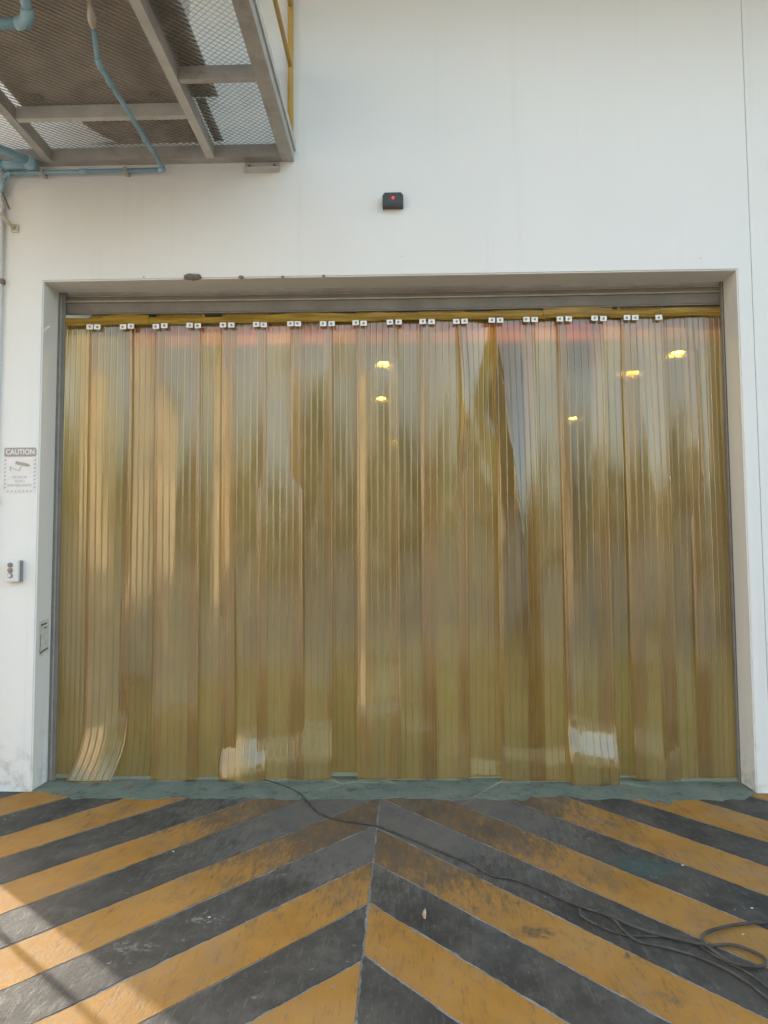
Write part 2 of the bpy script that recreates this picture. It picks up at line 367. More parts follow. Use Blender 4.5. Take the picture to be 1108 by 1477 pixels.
def empty(name, loc, label, cat, group=None):
    o = bpy.data.objects.new(name, None); COL.objects.link(o); o.location = loc; o.empty_display_size = 0.1
    o.matrix_world = Matrix.Translation(loc)
    return tag(o, label, cat, group)
def rrect(x0, x1, z0, z1, r, n=5):
    out = []
    for cx, cz, a in ((x1-r, z1-r, 0), (x0+r, z1-r, 90), (x0+r, z0+r, 180), (x1-r, z0+r, 270)):
        out += [(cx+r*math.cos(R(a+90*k/n)), cz+r*math.sin(R(a+90*k/n))) for k in range(n+1)]
    return out
def disc(cx, cz, r, n=14): return [(cx+r*math.cos(2*math.pi*k/n), cz+r*math.sin(2*math.pi*k/n)) for k in range(n)]
def text(name, body, size, x, y, z, mat, parent, width=None, bold=0.0):
    cu = bpy.data.curves.new(name, 'FONT'); cu.body = body; cu.size = size; cu.align_x = 'CENTER'; cu.align_y = 'CENTER'; cu.extrude = 0.0003; cu.offset = bold
    tmp = bpy.data.objects.new(name, cu); COL.objects.link(tmp)
    dg = bpy.context.evaluated_depsgraph_get(); me = bpy.data.meshes.new_from_object(tmp.evaluated_get(dg))
    COL.objects.unlink(tmp); bpy.data.objects.remove(tmp)
    xs = [v.co.x for v in me.vertices]; k = 1.0
    if width: k = width/max(1e-6, max(xs)-min(xs))
    for v in me.vertices: v.co = (v.co.x*k + x, y - v.co.z, v.co.y + z)
    me.materials.clear(); me.materials.append(mat)
    o = bpy.data.objects.new(name, me); COL.objects.link(o); o.parent = parent; o.matrix_parent_inverse = parent.matrix_world.inverted()
    return o
def smoothpath(pts, n=8):
    pts = [Vector(p) for p in pts]; P = [pts[0]*2-pts[1]] + pts + [pts[-1]*2-pts[-2]]; out = []
    for i in range(1, len(P)-2):
        a, b, c, d = P[i-1], P[i], P[i+1], P[i+2]
        for k in range(n):
            t = k/n; out.append(0.5*((2*b) + (c-a)*t + (2*a-5*b+4*c-d)*t*t + (3*b-a-3*c+d)*t**3))
    out.append(pts[-1]); return out

# ------------------------------------------------------------------ ground and painted floor
W2, HO, DEP = 2.45, 3.5755, 0.228
ground = MB().add([(-300, -300, 0), (300, -300, 0), (300, 300, 0), (-300, 300, 0)], [(0, 1, 2, 3)]).build('ground', M['concrete'])
tag(ground, 'grey concrete yard slab under the painted stripes', kind='structure')

apron = MB().box(-3.5, 3.5, -4.75, -0.01, 0.0002, 0.0012).build('apron_slab', M['apron'], ground)
def clip(poly, fn):
    out = []
    for i in range(len(poly)):
        a, b = poly[i], poly[(i+1) % len(poly)]; fa, fb = fn(a), fn(b)
        if fa >= 0: out.append(a)
        if (fa >= 0) != (fb >= 0):
            t = fa/(fa-fb); out.append((a[0]+t*(b[0]-a[0]), a[1]+t*(b[1]-a[1])))
    return out
def jag(poly, step, amp, rr):
    out = []
    for i in range(len(poly)):
        a, b = Vector(poly[i]), Vector(poly[(i+1) % len(poly)]); L = (b-a).length
        if L < 1e-4: continue
        n = max(1, int(L/step)); nv = Vector((-(b-a).y, (b-a).x))/L; off = 0
        for k in range(n):
            off = 0.72*off + rr.gauss(0, amp)
            if rr.random() < 0.03: off += rr.choice((-1, 1))*amp*2.5
            q = a + (b-a)*(k/n) + (nv*off if k else Vector((0, 0))); out.append((q.x, q.y))
    return out
def side(ln, shift, sgn):
    (x0, y0), (x1, y1) = ln; L = math.hypot(x1-x0, y1-y0); dx, dy = (x1-x0)/L, (y1-y0)/L
    return lambda p: sgn*(dx*(p[1]-y0) - dy*(p[0]-x0)) - shift
def ln(x, y, m): return ((x, y), (x+1, y+m))
left = [ln(-3.40, -0.15, 1.45), ln(-2.98, -0.15, 1.45), ln(-2.58, -0.15, 1.45), ln(-2.393, -0.515, 1.45), ((-2.202, -.87), (-1.752, -.157)), ((-2.033, -1.184), (-1.349, -.176)), ((-1.856, -1.512), (-1.111, -.471)),
        ((-1.685, -1.829), (-.552, -.147)), ((-1.525, -2.127), (-.072, -.136)), ((-1.364, -2.425), (-.085, -.677)), ((-1.142, -2.614), (-.071, -1.212)), ((-.784, -2.607), (-.066, -1.70)),
        ((-.405, -2.581), (-.062, -2.192)), ln(-.06, -2.68, 1.25), ln(-.06, -3.18, 1.25), ln(-.06, -3.68, 1.25), ln(-.06, -4.18, 1.25), ln(-.06, -4.68, 1.25)]
right = [ln(3.3, -.16, -1.43), ln(2.87, -.16, -1.43), ln(2.44, -.16, -1.43), ((2.008, -.164), (2.266, -.559)), ((1.575, -.167), (2.102, -.909)), ((1.258, -.227), (1.945, -1.245)), ((.788, -.159), (1.786, -1.585)), ((.395, -.162), (1.632, -1.914)),
         ((-.045, -.143), (1.485, -2.227)), ((-.073, -.677), (1.334, -2.55)), ((-.051, -1.212), (.774, -2.278)), ((-.031, -1.71), (.65, -2.573)), ((-.011, -2.196), (.29, -2.588)),
         ln(-.01, -2.68, -1.3), ln(-.01, -3.18, -1.3), ln(-.01, -3.68, -1.3), ln(-.01, -4.18, -1.3), ln(-.01, -4.68, -1.3)]
sr = random.Random(3)
for which, lines, x0, x1, first in (('L', left, -3.45, -0.062, 1), ('R', right, -0.052, 3.45, 0)):
    for i in range(len(lines)-1):
        poly = [(x0, -4.7), (x1, -4.7), (x1, -0.012), (x0, -0.012)]
        poly = clip(poly, side(lines[i], 0.0055, -1)); poly = clip(poly, side(lines[i+1], 0.0055, 1)) if len(poly) > 2 else poly
        if len(poly) < 3: continue
        area = abs(sum(poly[k][0]*poly[(k+1) % len(poly)][1]-poly[(k+1) % len(poly)][0]*poly[k][1] for k in range(len(poly))))/2
        if area < 0.01: continue
        yel = (i % 2 == 0) if which == 'L' else (i % 2 == 1)
        poly = jag(poly, 0.016, 0.0014, sr)
        o = MB().prism(poly, 'z', 0.0014, 0.0036).build('yellow_stripe' if yel else 'black_stripe', M['yellow' if yel else 'black'], ground)

# green painted threshold running on into the hall
gr = random.Random(11); edge = []
N = 120
for k in range(N+1):
    x = -2.42 + 4.85*k/N
    e = min(1, (k/N)/0.075, (1-k/N)/0.03)
    y = -0.014 - 0.145*max(0, e)**0.8 + 0.012*math.sin(x*5.1+1) + 0.010*math.sin(x*13) + gr.gauss(0, 0.010) + 0.014*math.sin(x*29)*math.sin(x*7)
    if abs(x-1.70) < 0.022 or abs(x-1.79) < 0.022: y -= 0.085            # runs of green paint
    if 0.93 < x < 1.22: y += 0.05
    edge.append((x, min(y, -0.006)))
gp = edge + [(2.447, 0.0), (2.447, 0.235), (8.0, 0.235), (8.0, 18), (-3.28, 18), (-3.28, 0.235), (-2.447, 0.235), (-2.447, 0.0)]
gfl = MB().prism(gp, 'z', 0.0005, 0.008).build('interior_floor', M['green'])
tag(gfl, 'green painted floor of the hall spilling over the doorway edge', kind='structure')

# ------------------------------------------------------------------ building
bld = empty('warehouse_building', (0, 0, 0), 'white painted warehouse wall with wide doorway and hall behind it', 'building')
XL, XR, ZT = -3.52, 9.0, 6.25
SEAM = 2.553
def wall_part(name, x0, x1, z0, z1):
    return MB().box(x0, x1, 0, DEP, z0, z1)
# left field with the doorway cut out of it (one continuous surface), then the next panel behind a joint
m = MB()
xs = [XL, -W2, W2, SEAM-0.004]; zs = [0, HO, ZT]
def gridface(m, y, flip):
    v = [(x, y, z) for z in zs for x in xs]; f = []
    for j in range(2):
        for i in range(3):
            if j == 0 and i == 1: continue
            a = j*4+i; f.append((a, a+1, a+5, a+4))
    m.add(v, f)
gridface(m, 0, 0); gridface(m, DEP, 1)
def quad(m, a, b, c, d): m.add([a, b, c, d], [(0, 1, 2, 3)])
quad(m, (-W2, 0, 0), (-W2, DEP, 0), (-W2, DEP, HO), (-W2, 0, HO)); quad(m, (W2, 0, 0), (W2, DEP, 0), (W2, DEP, HO), (W2, 0, HO))
quad(m, (-W2, 0, HO), (W2, 0, HO), (W2, DEP, HO), (-W2, DEP, HO))
quad(m, (XL, 0, 0), (XL, DEP, 0), (XL, DEP, ZT), (XL, 0, ZT)); quad(m, (XL, 0, ZT), (SEAM-.004, 0, ZT), (SEAM-.004, DEP, ZT), (XL, DEP, ZT))
quad(m, (SEAM-.004, 0, 0), (SEAM-.004, DEP, 0), (SEAM-.004, DEP, ZT), (SEAM-.004, 0, ZT))
fwall = m.build('front_wall', M['wall'], bld)
bm = bmesh.new(); bm.from_mesh(fwall.data); bmesh.ops.remove_doubles(bm, verts=bm.verts, dist=1e-5); bmesh.ops.recalc_face_normals(bm, faces=bm.faces)
ed = [e for e in bm.edges if all(abs(v.co.y) < 1e-4 for v in e.verts) and all(abs(abs(v.co.x)-W2) < 1e-4 and v.co.z <= HO+1e-3 for v in e.verts) and len(e.link_faces) == 2 and abs(e.link_faces[0].normal.dot(e.link_faces[1].normal)) < 0.5]
bmesh.ops.bevel(bm, geom=ed, offset=0.009, segments=3, affect='EDGES')
bm.to_mesh(fwall.data); bm.free()
MB().box(SEAM+0.003, XR, 0.003, DEP, 0, ZT).build('wall_panel', M['wall'], bld, 0.002)
MB().box(SEAM-0.0035, SEAM+0.0028, 0.012, DEP-0.01, 0, ZT-.01).build('panel_joint', M['white_plastic'], bld)
MB().box(XL, XL+0.18, DEP+.002, 18.2, 0, ZT).build('side_wall', M['wall'], bld)
MB().box(XL+.181, XL+.21, DEP+.004, 17.99, 0.01, 5.19).build('wall_lining', M['inner'], bld)
MB().box(XR-0.9, XR, DEP+.002, 18.2, 0, ZT).build('side_wall', M['inner'], bld)
MB().box(XL+.212, XR-.902, 18.0, 18.2, 0, ZT).build('back_wall', M['inner'], bld)
MB().box(XL+.212, XR-.902, DEP+.002, 17.998, 5.2, 5.35).build('ceiling', M['ceiling'], bld)
MB().box(XL-.02, XR+.1, -1.9, 18.3, ZT+.002, ZT+.14).build('roof', M['roof'], bld)  # front overhang is added out of view to shade the upper wall
MB().box(XL+.22, XR-.91, 4.0, 4.18, 4.28, 4.50).build('red_beam', M['red'], bld)

# lamps burning in the hall; door pair added, unseen, to light the red beam
lamp_spots = [(-1.6, 2.1), (1.9, 2.1), (-0.16, 5.3), (-0.27, 7.6), (-0.15, 12.2), (3.82, 4.95), (3.52, 6.0), (3.42, 9.6)]
lamp_words = ['lit hanging lamp just inside the doorway, left one above the curtain', 'lit hanging lamp just inside the doorway, right one above the curtain', 'lit hanging lamp in the hall nearest behind the middle of the curtain', 'lit hanging lamp in the hall second behind the middle of the curtain', 'lit hanging lamp in the hall farthest behind the middle of the curtain',
              'bright lit hanging lamp in the hall seen near the right jamb', 'lit hanging lamp in the hall left of the brightest right lamp', 'lit hanging lamp in the hall lowest of the right row']
for (x, y), w in zip(lamp_spots, lamp_words):
    zl = 4.75 if y < 3 else 4.32
    e = empty('hanging_lamp', (x, y, zl), w, 'lamp', 'lamps in the hall')
    shade = MB(); n = 20
    prof = [(.046, .105), (.070, .080), (.095, .030), (.091, .030), (.066, .078), (.044, .102)]
    for r_, dz in prof: shade.v += [(x+r_*math.cos(2*math.pi*k/n), y+r_*math.sin(2*math.pi*k/n), zl+dz) for k in range(n)]
    for j in range(5): shade.f += [(j*n+k, j*n+(k+1) % n, (j+1)*n+(k+1) % n, (j+1)*n+k) for k in range(n)]
    shade.build('lamp_shade', M['shade'], e, smooth=False)
    MB().tube([(x, y, zl+.104), (x, y, zl+.16)], 0.045, 12).build('lamp_housing', M['grey_plastic'], e)
    MB().tube([(x, y, zl+.16), (x, y, 5.2)], 0.006, 6).build('hanger', M['steel'], e)
    MB().tube([(x, y, zl+.1035), (x, y, zl+.080), (x, y, zl+.060), (x, y, zl+.050)], [.018, .030, .026, .008], 10).build('bulb', M['tube'], e, smooth=True)
    ld = bpy.data.lights.new('lamp_light', 'AREA'); ld.shape = 'DISK'; ld.size = 0.08; ld.energy = 10 if y > 3 else 16; ld.color = (1, .96, .88)
    lo = bpy.data.objects.new('lamp_light', ld); COL.objects.link(lo); lo.parent = e; lo.location = (0, 0, 0.098 if y > 3 else -0.01)

# ------------------------------------------------------------------ roller shutter (raised) and its guides
sh = empty('roller_shutter', (0, 0.24, 3.4), 'raised brown grey roller shutter with guide rails in the doorway', 'shutter')
def sag(x): return 0.010*math.cos(x/2.4*1.5) - 0.006
def bar(name, z0, z1, y0, y1, mat, x0=-2.447, x1=2.447):
    m = MB(); n = 24
    for i in range(n+1):
        x = x0+(x1-x0)*i/n; d = -sag(x)
        m.v += [(x, y0, z0+d), (x, y1, z0+d), (x, y1, z1+d), (x, y0, z1+d)]
        if i:
            a, b = (i-1)*4, i*4
            m.f += [(a+k, b+k, b+(k+1) % 4, a+(k+1) % 4) for k in range(4)]
    m.f += [(0, 1, 2, 3), (n*4+3, n*4+2, n*4+1, n*4)]
    return m.build(name, mat, sh)
bar('shutter_slat', 3.512, 3.60, 0.262, 0.30, M['shutter']); bar('shutter_slat', 3.424, 3.498, 0.256, 0.29, M['shutter'])
bar('shutter_lip', 3.499, 3.510, 0.242, 0.285, M['lip']); bar('shutter_lip', 3.545, 3.549, 0.257, 0.2615, M['lip']); bar('bottom_seal', 3.414, 3.4235, 0.262, 0.282, M['guide'])
for x0, x1 in ((-2.449, -2.395), (2.428, 2.449)):
    m = MB(); m.box(x0, x1, DEP+.004, DEP+.016, 0.009, 3.59); m.build('guide_rail', M['guide'], sh)
    w = x1-x0
    MB().box(x0+w*.35, x0+w*.55, DEP-.003, DEP+.0035, 0.009, 3.585).build('guide_lip', M['lip'], sh)

# ------------------------------------------------------------------ amber strip curtain
cur = empty('strip_curtain', (0, 0.28, 0.02), 'translucent amber yellow ribbed plastic strip curtain filling the doorway', 'curtain')
RC_Y, RC_Z = 0.335, 3.352
MB().tube([(-2.42, RC_Y, RC_Z), (2.44, RC_Y, RC_Z)], 0.024, 12).build('hanging_rail', M['steel'], cur, smooth=True)
clips_x = [-2.178, -1.927, -1.682, -1.428, -1.179, -0.936, -0.684, -0.437, -0.201, 0.055, 0.295, 0.539, 0.799, 1.052, 1.295, 1.547, 1.779, 1.979]
centres = [-2.305] + [(a+b)/2 for a, b in zip(clips_x, clips_x[1:])] + [2.105, 2.30]
def make_strip(i, cx, front):
    rr = random.Random(100+i)
    w = rr.uniform(0.305, 0.345) if 0 < i < len(centres)-1 else 0.27; cx += rr.uniform(-.012, .012)
    if i == 0: w = 0.26; cx = -2.29
    y0 = 0.262 if front else 0.283
    rad = (RC_Y - y0)*1.0
    zc = RC_Z + (0.006 if front else -0.004) + rr.uniform(-.007, .007)
    yaw_a, yaw_b = R(rr.uniform(-4.5, 4.5)), R(rr.uniform(-6.0, 6.0))
    bow = rr.uniform(0.003, 0.022)*(1 if front else -1)
    lean = rr.uniform(-0.03, 0.022); w1, p1 = rr.uniform(0.005, 0.017), rr.uniform(0, 6.28)
    drift = rr.uniform(-.022, .022); fold = FOLD.get(i, (rr.uniform(-.010, .012), rr.uniform(-.25, .25), rr.uniform(-.4, .4), 0.03, 0.9))
    zb = 0.010 + rr.uniform(0.0, 0.026)
    curl = CURL.get(i)
    # profile across: ribs every ~48 mm
    us = [-w/2]; ribs = 7; pit = w/ribs
    for k in range(ribs):
        c = -w/2 + (k+.5)*pit
        us += [c-.0062, c-.0045, c-.0028, c, c+.0028, c+.0045, c+.0062] + ([c+pit/2] if k < ribs-1 else [])
    us.append(w/2)
    hs = []
    for u in us:
        k = (u+w/2)/pit - .5; dd = abs(k-round(k))*pit
        hs.append(0.0032*math.sqrt(max(0, 1-(dd/.0045)**2)) if dd < .0045 else 0.0)
    rows = []
    for a in range(7):                                             # over the rail
        th = math.pi*(1-a/7); rows.append(('arc', th))
    for r in range(44): rows.append(('z', zc + (0.62-zc)*(r/44)))
    for r in range(49): rows.append(('z', 0.62 + (zb-0.62)*(r/48)))          # finer where the feet bend
    verts, uvs = [], []
    run = 0.0
    for typ, val in rows:
        if typ == 'arc': z = zc + rad*math.sin(val); yb = RC_Y - rad*math.cos(math.pi-val)*-1 if False else RC_Y + rad*math.cos(math.pi-val)*-1
        else: z = val; yb = y0
        if typ == 'arc': yb = RC_Y - rad*math.cos(val)
        t = max(0.0, min(1.0, (zc-z)/(zc-zb))) if typ == 'z' else 0.0
        e = min(1.0, t/0.12)
        ya = (yaw_a*(1-t) + yaw_b*t)*e; xo = drift*t; extra = 0.0; bw = bow*e; ws = 1.0
        if i in TWIST:
            amp, tc, tw = TWIST[i]; gq = math.exp(-((t-tc)/tw)**2)
            ya += amp*gq; bw += 0.02*gq
        extra = -lean*t*2 + w1*math.sin(6.0*t+p1)*e
        if i == 1: xo += -0.10*max(0, (0.42-z)/0.42)**2 * 1.0 ; extra -= 0.09*max(0, (0.50-z)/0.5)**2
        if i == 2: xo += -0.03*max(0, (0.42-z)/0.42)**2
        for u, h in zip(us, hs):
            n = u/w
            kick = 0.0
            if curl: zc_, hw, sl, tilt, soft = curl; kick = -kickout(z + tilt*u, zc_, hw, sl, soft)
            fa, f0, f1, ta, tb = fold                              # a soft crease wandering down the strip
            tt = max(0.0, min(1.0, (t-ta)/max(1e-6, tb-ta)))
            uc = f0 + (f1-f0)*tt**0.8; amp = fa*math.sin(math.pi*min(1, tt))**0.7 if 0 < tt < 1 else 0.0
            if amp:
                dl, dr = max(0.12, uc+.5), max(0.12, .5-uc); g = (n-uc)/(dl if n < uc else dr)
                kick -= amp*(math.sqrt((1-min(1, abs(g)))**2 + .02) - .02)
            yy = kick + yb + math.sin(ya)*u*ws - bw*(1-4*n*n) + extra - h
            verts.append((cx + xo + math.cos(ya)*u*ws, yy, z)); uvs.append((u + i*3.7, z + i*1.3))
    nc = len(us); faces = []
    for r in range(len(rows)-1):
        for c in range(nc-1): faces.append((r*nc+c, r*nc+c+1, (r+1)*nc+c+1, (r+1)*nc+c))
    # rims: the sheet is 3 mm thick at its edges and along its foot
    def rim(idx):
        o = len(verts)
        for q in idx: x, y, z = verts[q]; verts.append((x, y+.003, z)); uvs.append(uvs[q])
        for k in range(len(idx)-1): faces.append((idx[k], idx[k+1], o+k+1, o+k))
    rim([r*nc for r in range(len(rows))]); rim([r*nc+nc-1 for r in range(len(rows))]); rim([(len(rows)-1)*nc+c for c in range(nc)])
    me = bpy.data.meshes.new('strip'); me.from_pydata(verts, [], faces)
    uvl = me.uv_layers.new(name='UVMap')
    for lp in me.loops: uvl.data[lp.index].uv = uvs[lp.vertex_index]
    for p in me.polygons: p.use_smooth = True
    me.materials.append(M['pvc']); me.materials.append(M['pvc_rib'])
    for k, p in enumerate(me.polygons):
        c = k % (nc-1)
        if k >= (len(rows)-1)*(nc-1) or hs[c] > 0 or hs[c+1] > 0: p.material_index = 1
    o = bpy.data.objects.new('strip', me); COL.objects.link(o); o.parent = cur; o.matrix_parent_inverse = cur.matrix_world.inverted()
    return o
# strips whose feet kick outwards and catch the sky: index -> (height where the kick starts, slope)
# centre height, half height, slope, slant across the strip, softness of the bend
CURL = {1: (0.62, 0.16, 0.10, 0.3, 0.10), 3: (0.70, 0.20, 0.09, -0.2, 0.12), 5: (0.185, 0.12, 0.33, -0.20, 0.035), 6: (0.21, 0.07, 0.28, -0.05, 0.035), 7: (0.26, 0.12, 0.185, 0.05, 0.04), 9: (0.68, 0.14, 0.13, -0.12, 0.07),
        12: (0.08, 0.05, 0.31, 0.1, 0.03), 13: (0.22, 0.09, 0.17, 0.25, 0.05), 15: (0.275, 0.10, 0.32, 0.15, 0.035), 14: (0.17, 0.045, 0.30, -0.1, 0.035), 10: (0.33, 0.12, 0.10, 0.3, 0.08), 11: (0.20, 0.10, 0.14, -0.3, 0.06), 8: (0.45, 0.15, -0.08, 0.2, 0.08), 16: (0.30, 0.14, -0.09, 0.3, 0.08), 17: (0.24, 0.09, 0.17, 0.25, 0.05)}
def kickout(z, zc, hw, sl, soft):
    # outward shift of the foot: a stretch of steady slope around zc with soft ends
    def ramp(x): return soft*math.log1p(math.exp(max(-40, min(40, x/soft))))
    return sl*(ramp((zc+hw)-z) - ramp((zc-hw)-z))
TWIST = {12: (R(34), 0.17, 0.16), 13: (R(-6), 0.30, 0.2), 16: (R(8), 0.2, 0.25), 18: (R(-9), 0.2, 0.3), 2: (R(-8), .3, .3)}
# crease: depth, start across, end across, from, to (fractions of the drop)
FOLD = {13: (0.14, -0.48, 0.38, 0.03, 0.93), 15: (0.03, 0.35, -0.3, 0.05, 0.95), 17: (0.03, -0.3, 0.3, 0.03, 0.7), 3: (0.02, 0.2, -0.2, 0.1, 0.9)}
for i, cx in enumerate(centres): make_strip(i, cx, i % 2 == 1)

hr = random.Random(31); hx = -2.42
while hx < 2.40:
    L = min(hr.uniform(0.30, 0.52), 2.438-hx); n = 8; z0 = 3.330 + hr.uniform(-.004, .004); z1 = 3.396 + hr.uniform(-.014, .012); y = 0.240 + hr.choice((0, .006)); wv = hr.uniform(-.012, .014)
    m = MB()
    for k in range(n+1):
        x = hx + (L+.02)*k/n; zz = z1 + wv*math.sin(math.pi*k/n)
        m.v += [(x, y, z0), (x, y-.006, z0+.020), (x, y-.002, (z0+zz)/2), (x, y+.002, zz-.010), (x, y+.014, zz), (x, y+.014, zz-.004), (x, y+.004, z0)]
        if k:
            a, b = (k-1)*7, k*7; m.f += [(a+j, b+j, b+(j+1) % 7, a+(j+1) % 7) for j in range(7)]
    m.f += [tuple(range(7)), tuple(n*7+j for j in range(6, -1, -1))]
    m.build('rail_cover', M['amber'], cur, smooth=False)
    hx += L
cm = MB(); cm.prism(rrect(-.0235, .0235, -.018, .018, .003, 2), 'y', -.003, .003)
bmh = MB(); bmh.prism(disc(0, 0, .0085, 8), 'y', -.009, -.003)
c0 = cm.build('clip_plate', M['clip']); b0 = bmh.build('bolt', M['bolt']); c_me, b_me = c0.data, b0.data
COL.objects.unlink(c0); bpy.data.objects.remove(c0); COL.objects.unlink(b0); bpy.data.objects.remove(b0)
cr = random.Random(5)
for k, x in enumerate(clips_x):
    zz = 3.309 + 0.0012*max(0, k-8)
    for dx in ((-.030, .030) if k < 17 else (0,)):
        c = bpy.data.objects.new('clip_plate', c_me); COL.objects.link(c); c.parent = cur; c.matrix_parent_inverse = cur.matrix_world.inverted()
        c.location = (x+dx+cr.uniform(-.003, .003), 0.228, zz+cr.uniform(-.003, .003)); c.rotation_euler = (0, R(cr.uniform(-3, 3)), R(cr.uniform(-5, 5)))
        b = bpy.data.objects.new('bolt', b_me); COL.objects.link(b); b.parent = c; b.location = (cr.uniform(-.003, .003), 0, cr.uniform(-.002, .002))

# ------------------------------------------------------------------ walkway platform, upper left
pf = empty('walkway_platform', (-1.9, -1.0, 4.42), 'grey steel walkway platform with mesh floor hung on the upper wall', 'walkway')
ZB, ZM = 4.42, 4.515
def channel_y(name, x, y0, y1, w=0.085, h=0.10, open_side=1, mat='steel'):
    m = MB(); t = 0.007
    x0, x1 = (x, x+w) if open_side > 0 else (x-w, x)
    m.box(x0, x1, y0, y1, ZB, ZB+t); m.box(x0, x1, y0, y1, ZB+h-t, ZB+h)
    if open_side > 0: m.box(x0, x0+t, y0, y1, ZB+t+.0003, ZB+h-t-.0003)
    else: m.box(x1-t, x1, y0, y1, ZB+t+.0003, ZB+h-t-.0003)
    return m.build(name, M[mat], pf)
channel_y('edge_beam', -0.652, -2.3, -0.004, 0.09, 0.10, -1)
MB().box(-0.651, -0.640, -2.3, -0.004, 4.50, 4.56).build('toe_board', M['steel_light'], pf)
def angle_y(name, x, y0, y1, mat='steel_light'):
    m = MB(); m.box(x-.028, x+.028, y0, y1, ZB-.004, ZB+.003); m.box(x+.021, x+.0278, y0, y1, ZB+.0035, ZB+.085)
    return m.build(name, M[mat], pf)
angle_y('stringer', -1.235, -2.3, -0.085); angle_y('stringer', -2.40, -2.3, -0.085, 'steel'); angle_y('stringer', -3.30, -2.3, -0.085, 'steel')
m = MB(); m.box(-3.45, -0.745, -0.082, -0.004, ZB+.001, ZB+.008); m.box(-3.45, -0.745, -0.082, -0.075, ZB+.0085, ZB+.095); m.build('wall_beam', M['steel'], pf)
def cross(name, x0, x1, y, mat='steel_light'):
    m = MB(); m.box(x0, x1, y-.022, y+.022, ZB+.004, ZB+.010); m.box(x0, x1, y-.0215, y-.0155, ZB+.0105, ZB+.088); return m.build(name, M[mat], pf)
cross('cross_bar', -2.372, -1.265, -0.57); cross('cross_bar', -1.205, -0.745, -0.93, 'steel'); cross('cross_bar', -2.372, -1.265, -1.75); cross('cross_bar', -1.205, -0.745, -1.85, 'steel'); cross('cross_bar', -3.27, -2.43, -0.9)
MB().box(-3.45, -0.66, -2.39, -2.30, ZB, ZB+.10).build('edge_beam', M['steel'], pf)

def expanded_panel(x0, x1, y0, y1):
    m = MB(); px, py, sw, th = 0.046, 0.021, 0.0042, 0.0035
    ny = int((y1-y0)/py); nx = int((x1-x0)/(px/2))
    for j in range(ny+1):
        yb = y0 + j*py
        for i in range(nx):
            xa, xb = x0+i*px/2, x0+(i+1)*px/2
            ya = yb + (py*0.5 if (i+j) % 2 else -py*0.5)*0.92; yc = yb + (py*0.5 if (i+1+j) % 2 else -py*0.5)*0.92
            ya = max(y0, min(y1, ya)); yc = max(y0, min(y1, yc))
            zt = ZM + 0.003; zb = ZM - 0.003
            o = len(m.v)
            m.v += [(xa, ya-sw*.5, zb), (xa, ya+sw*.5, zt), (xb, yc+sw*.5, zt), (xb, yc-sw*.5, zb), (xa, ya-sw*.5, zb-th), (xb, yc-sw*.5, zb-th)]
            m.f += [(o, o+1, o+2, o+3), (o, o+3, o+5, o+4), (o+4, o+5, o+2, o+1)]
    me = bpy.data.meshes.new('mesh_floor'); me.from_pydata(m.v, [], m.f); me.materials.append(M['mesh'])
    o = bpy.data.objects.new('mesh_floor', me); COL.objects.link(o); o.parent = pf; o.matrix_parent_inverse = pf.matrix_world.inverted(); o['kind'] = 'stuff'
    return o
expanded_panel(-1.215, -0.735, -2.28, -0.09); expanded_panel(-2.385, -1.26, -2.28, -0.09); expanded_panel(-3.28, -2.43, -2.28, -0.09)
# yellow guard rail on the outer edge
px_ = -0.672
MB().tube([(px_, -0.05, 4.525), (px_, -0.05, 5.95)], 0.021, 12).build('rail_post', M['rail'], pf, smooth=True)
MB().tube([(px_, -2.25, 4.525), (px_, -2.25, 5.95)], 0.021, 12).build('rail_post', M['rail'], pf, smooth=True)
MB().tube([(px_, -2.25, 5.10), (px_, -0.07, 5.10)], 0.016, 10).build('mid_rail', M['rail'], pf, smooth=True)
MB().tube([(px_, -2.25, 5.55), (px_, -0.07, 5.55)], 0.016, 10).build('mid_rail', M['rail'], pf, smooth=True)
MB().tube([(px_, -2.25, 5.95), (px_, -0.07, 5.95)], 0.021, 10).build('hand_rail', M['rail'], pf, smooth=True)
m = MB(); m.box(-1.005, -0.755, -0.075, -0.003, 4.345, 4.352); m.box(-1.005, -0.755, -0.012, -0.003, 4.3525, 4.415); m.build('wall_bracket', M['steel_light'], pf)
for x in (-0.97, -0.79): MB().prism(disc(x, 4.385, .012, 6), 'y', -.024, -.0125).build('anchor_bolt', M['bolt'], pf)
MB().tube([(-2.80, -.90, 0.012), (-2.80, -.90, ZB-.005)], 0.019, 12).build('support_post', M['steel'], pf)
MB().box(-2.89, -2.71, -.99, -.81, 0.0005, 0.0115).build('base_plate', M['steel'], pf)

# things lying on the mesh floor
eq = empty('equipment_casing', (-1.8, -1.4, 4.52), 'brown sheet casing standing on the walkway mesh, seen from below', 'casing')
MB().box(-2.36, -1.27, -2.25, -0.50, 4.535, 5.3).build('casing_body', M['casing'], eq, 0.01)
for x in (-2.2, -1.45):
    for y in (-2.1, -0.65): MB().box(x-.03, x+.03, y-.03, y+.03, 4.521, 4.5345).build('foot', M['dark_plate'], eq)
def slab(name, x0, x1, y0, y1, z, label, mat, h=0.012):
    return tag(MB().box(x0, x1, y0, y1, z, z+h).build(name, M[mat], None, 0.002), label, 'plate')
slab('steel_plate', -1.255, -1.045, -2.1, -0.62, 4.5225, 'long dark steel plate on the mesh beside the brown casing', 'dark_plate')
slab('steel_plate', -1.20, -1.135, -0.60, -0.11, 4.5225, 'narrow dark steel plate on the mesh near the wall', 'dark_plate')
tag(MB().prism([(-2.08, -0.10), (-1.27, -0.10), (-1.27, -0.49), (-2.06, -0.49), (-2.02, -.33), (-1.93, -.16), (-1.86, -.12)], 'z', 4.5225, 4.535).build('wooden_board', M['casing']), 'brown board with a broken corner lying on the mesh near the wall', 'board')
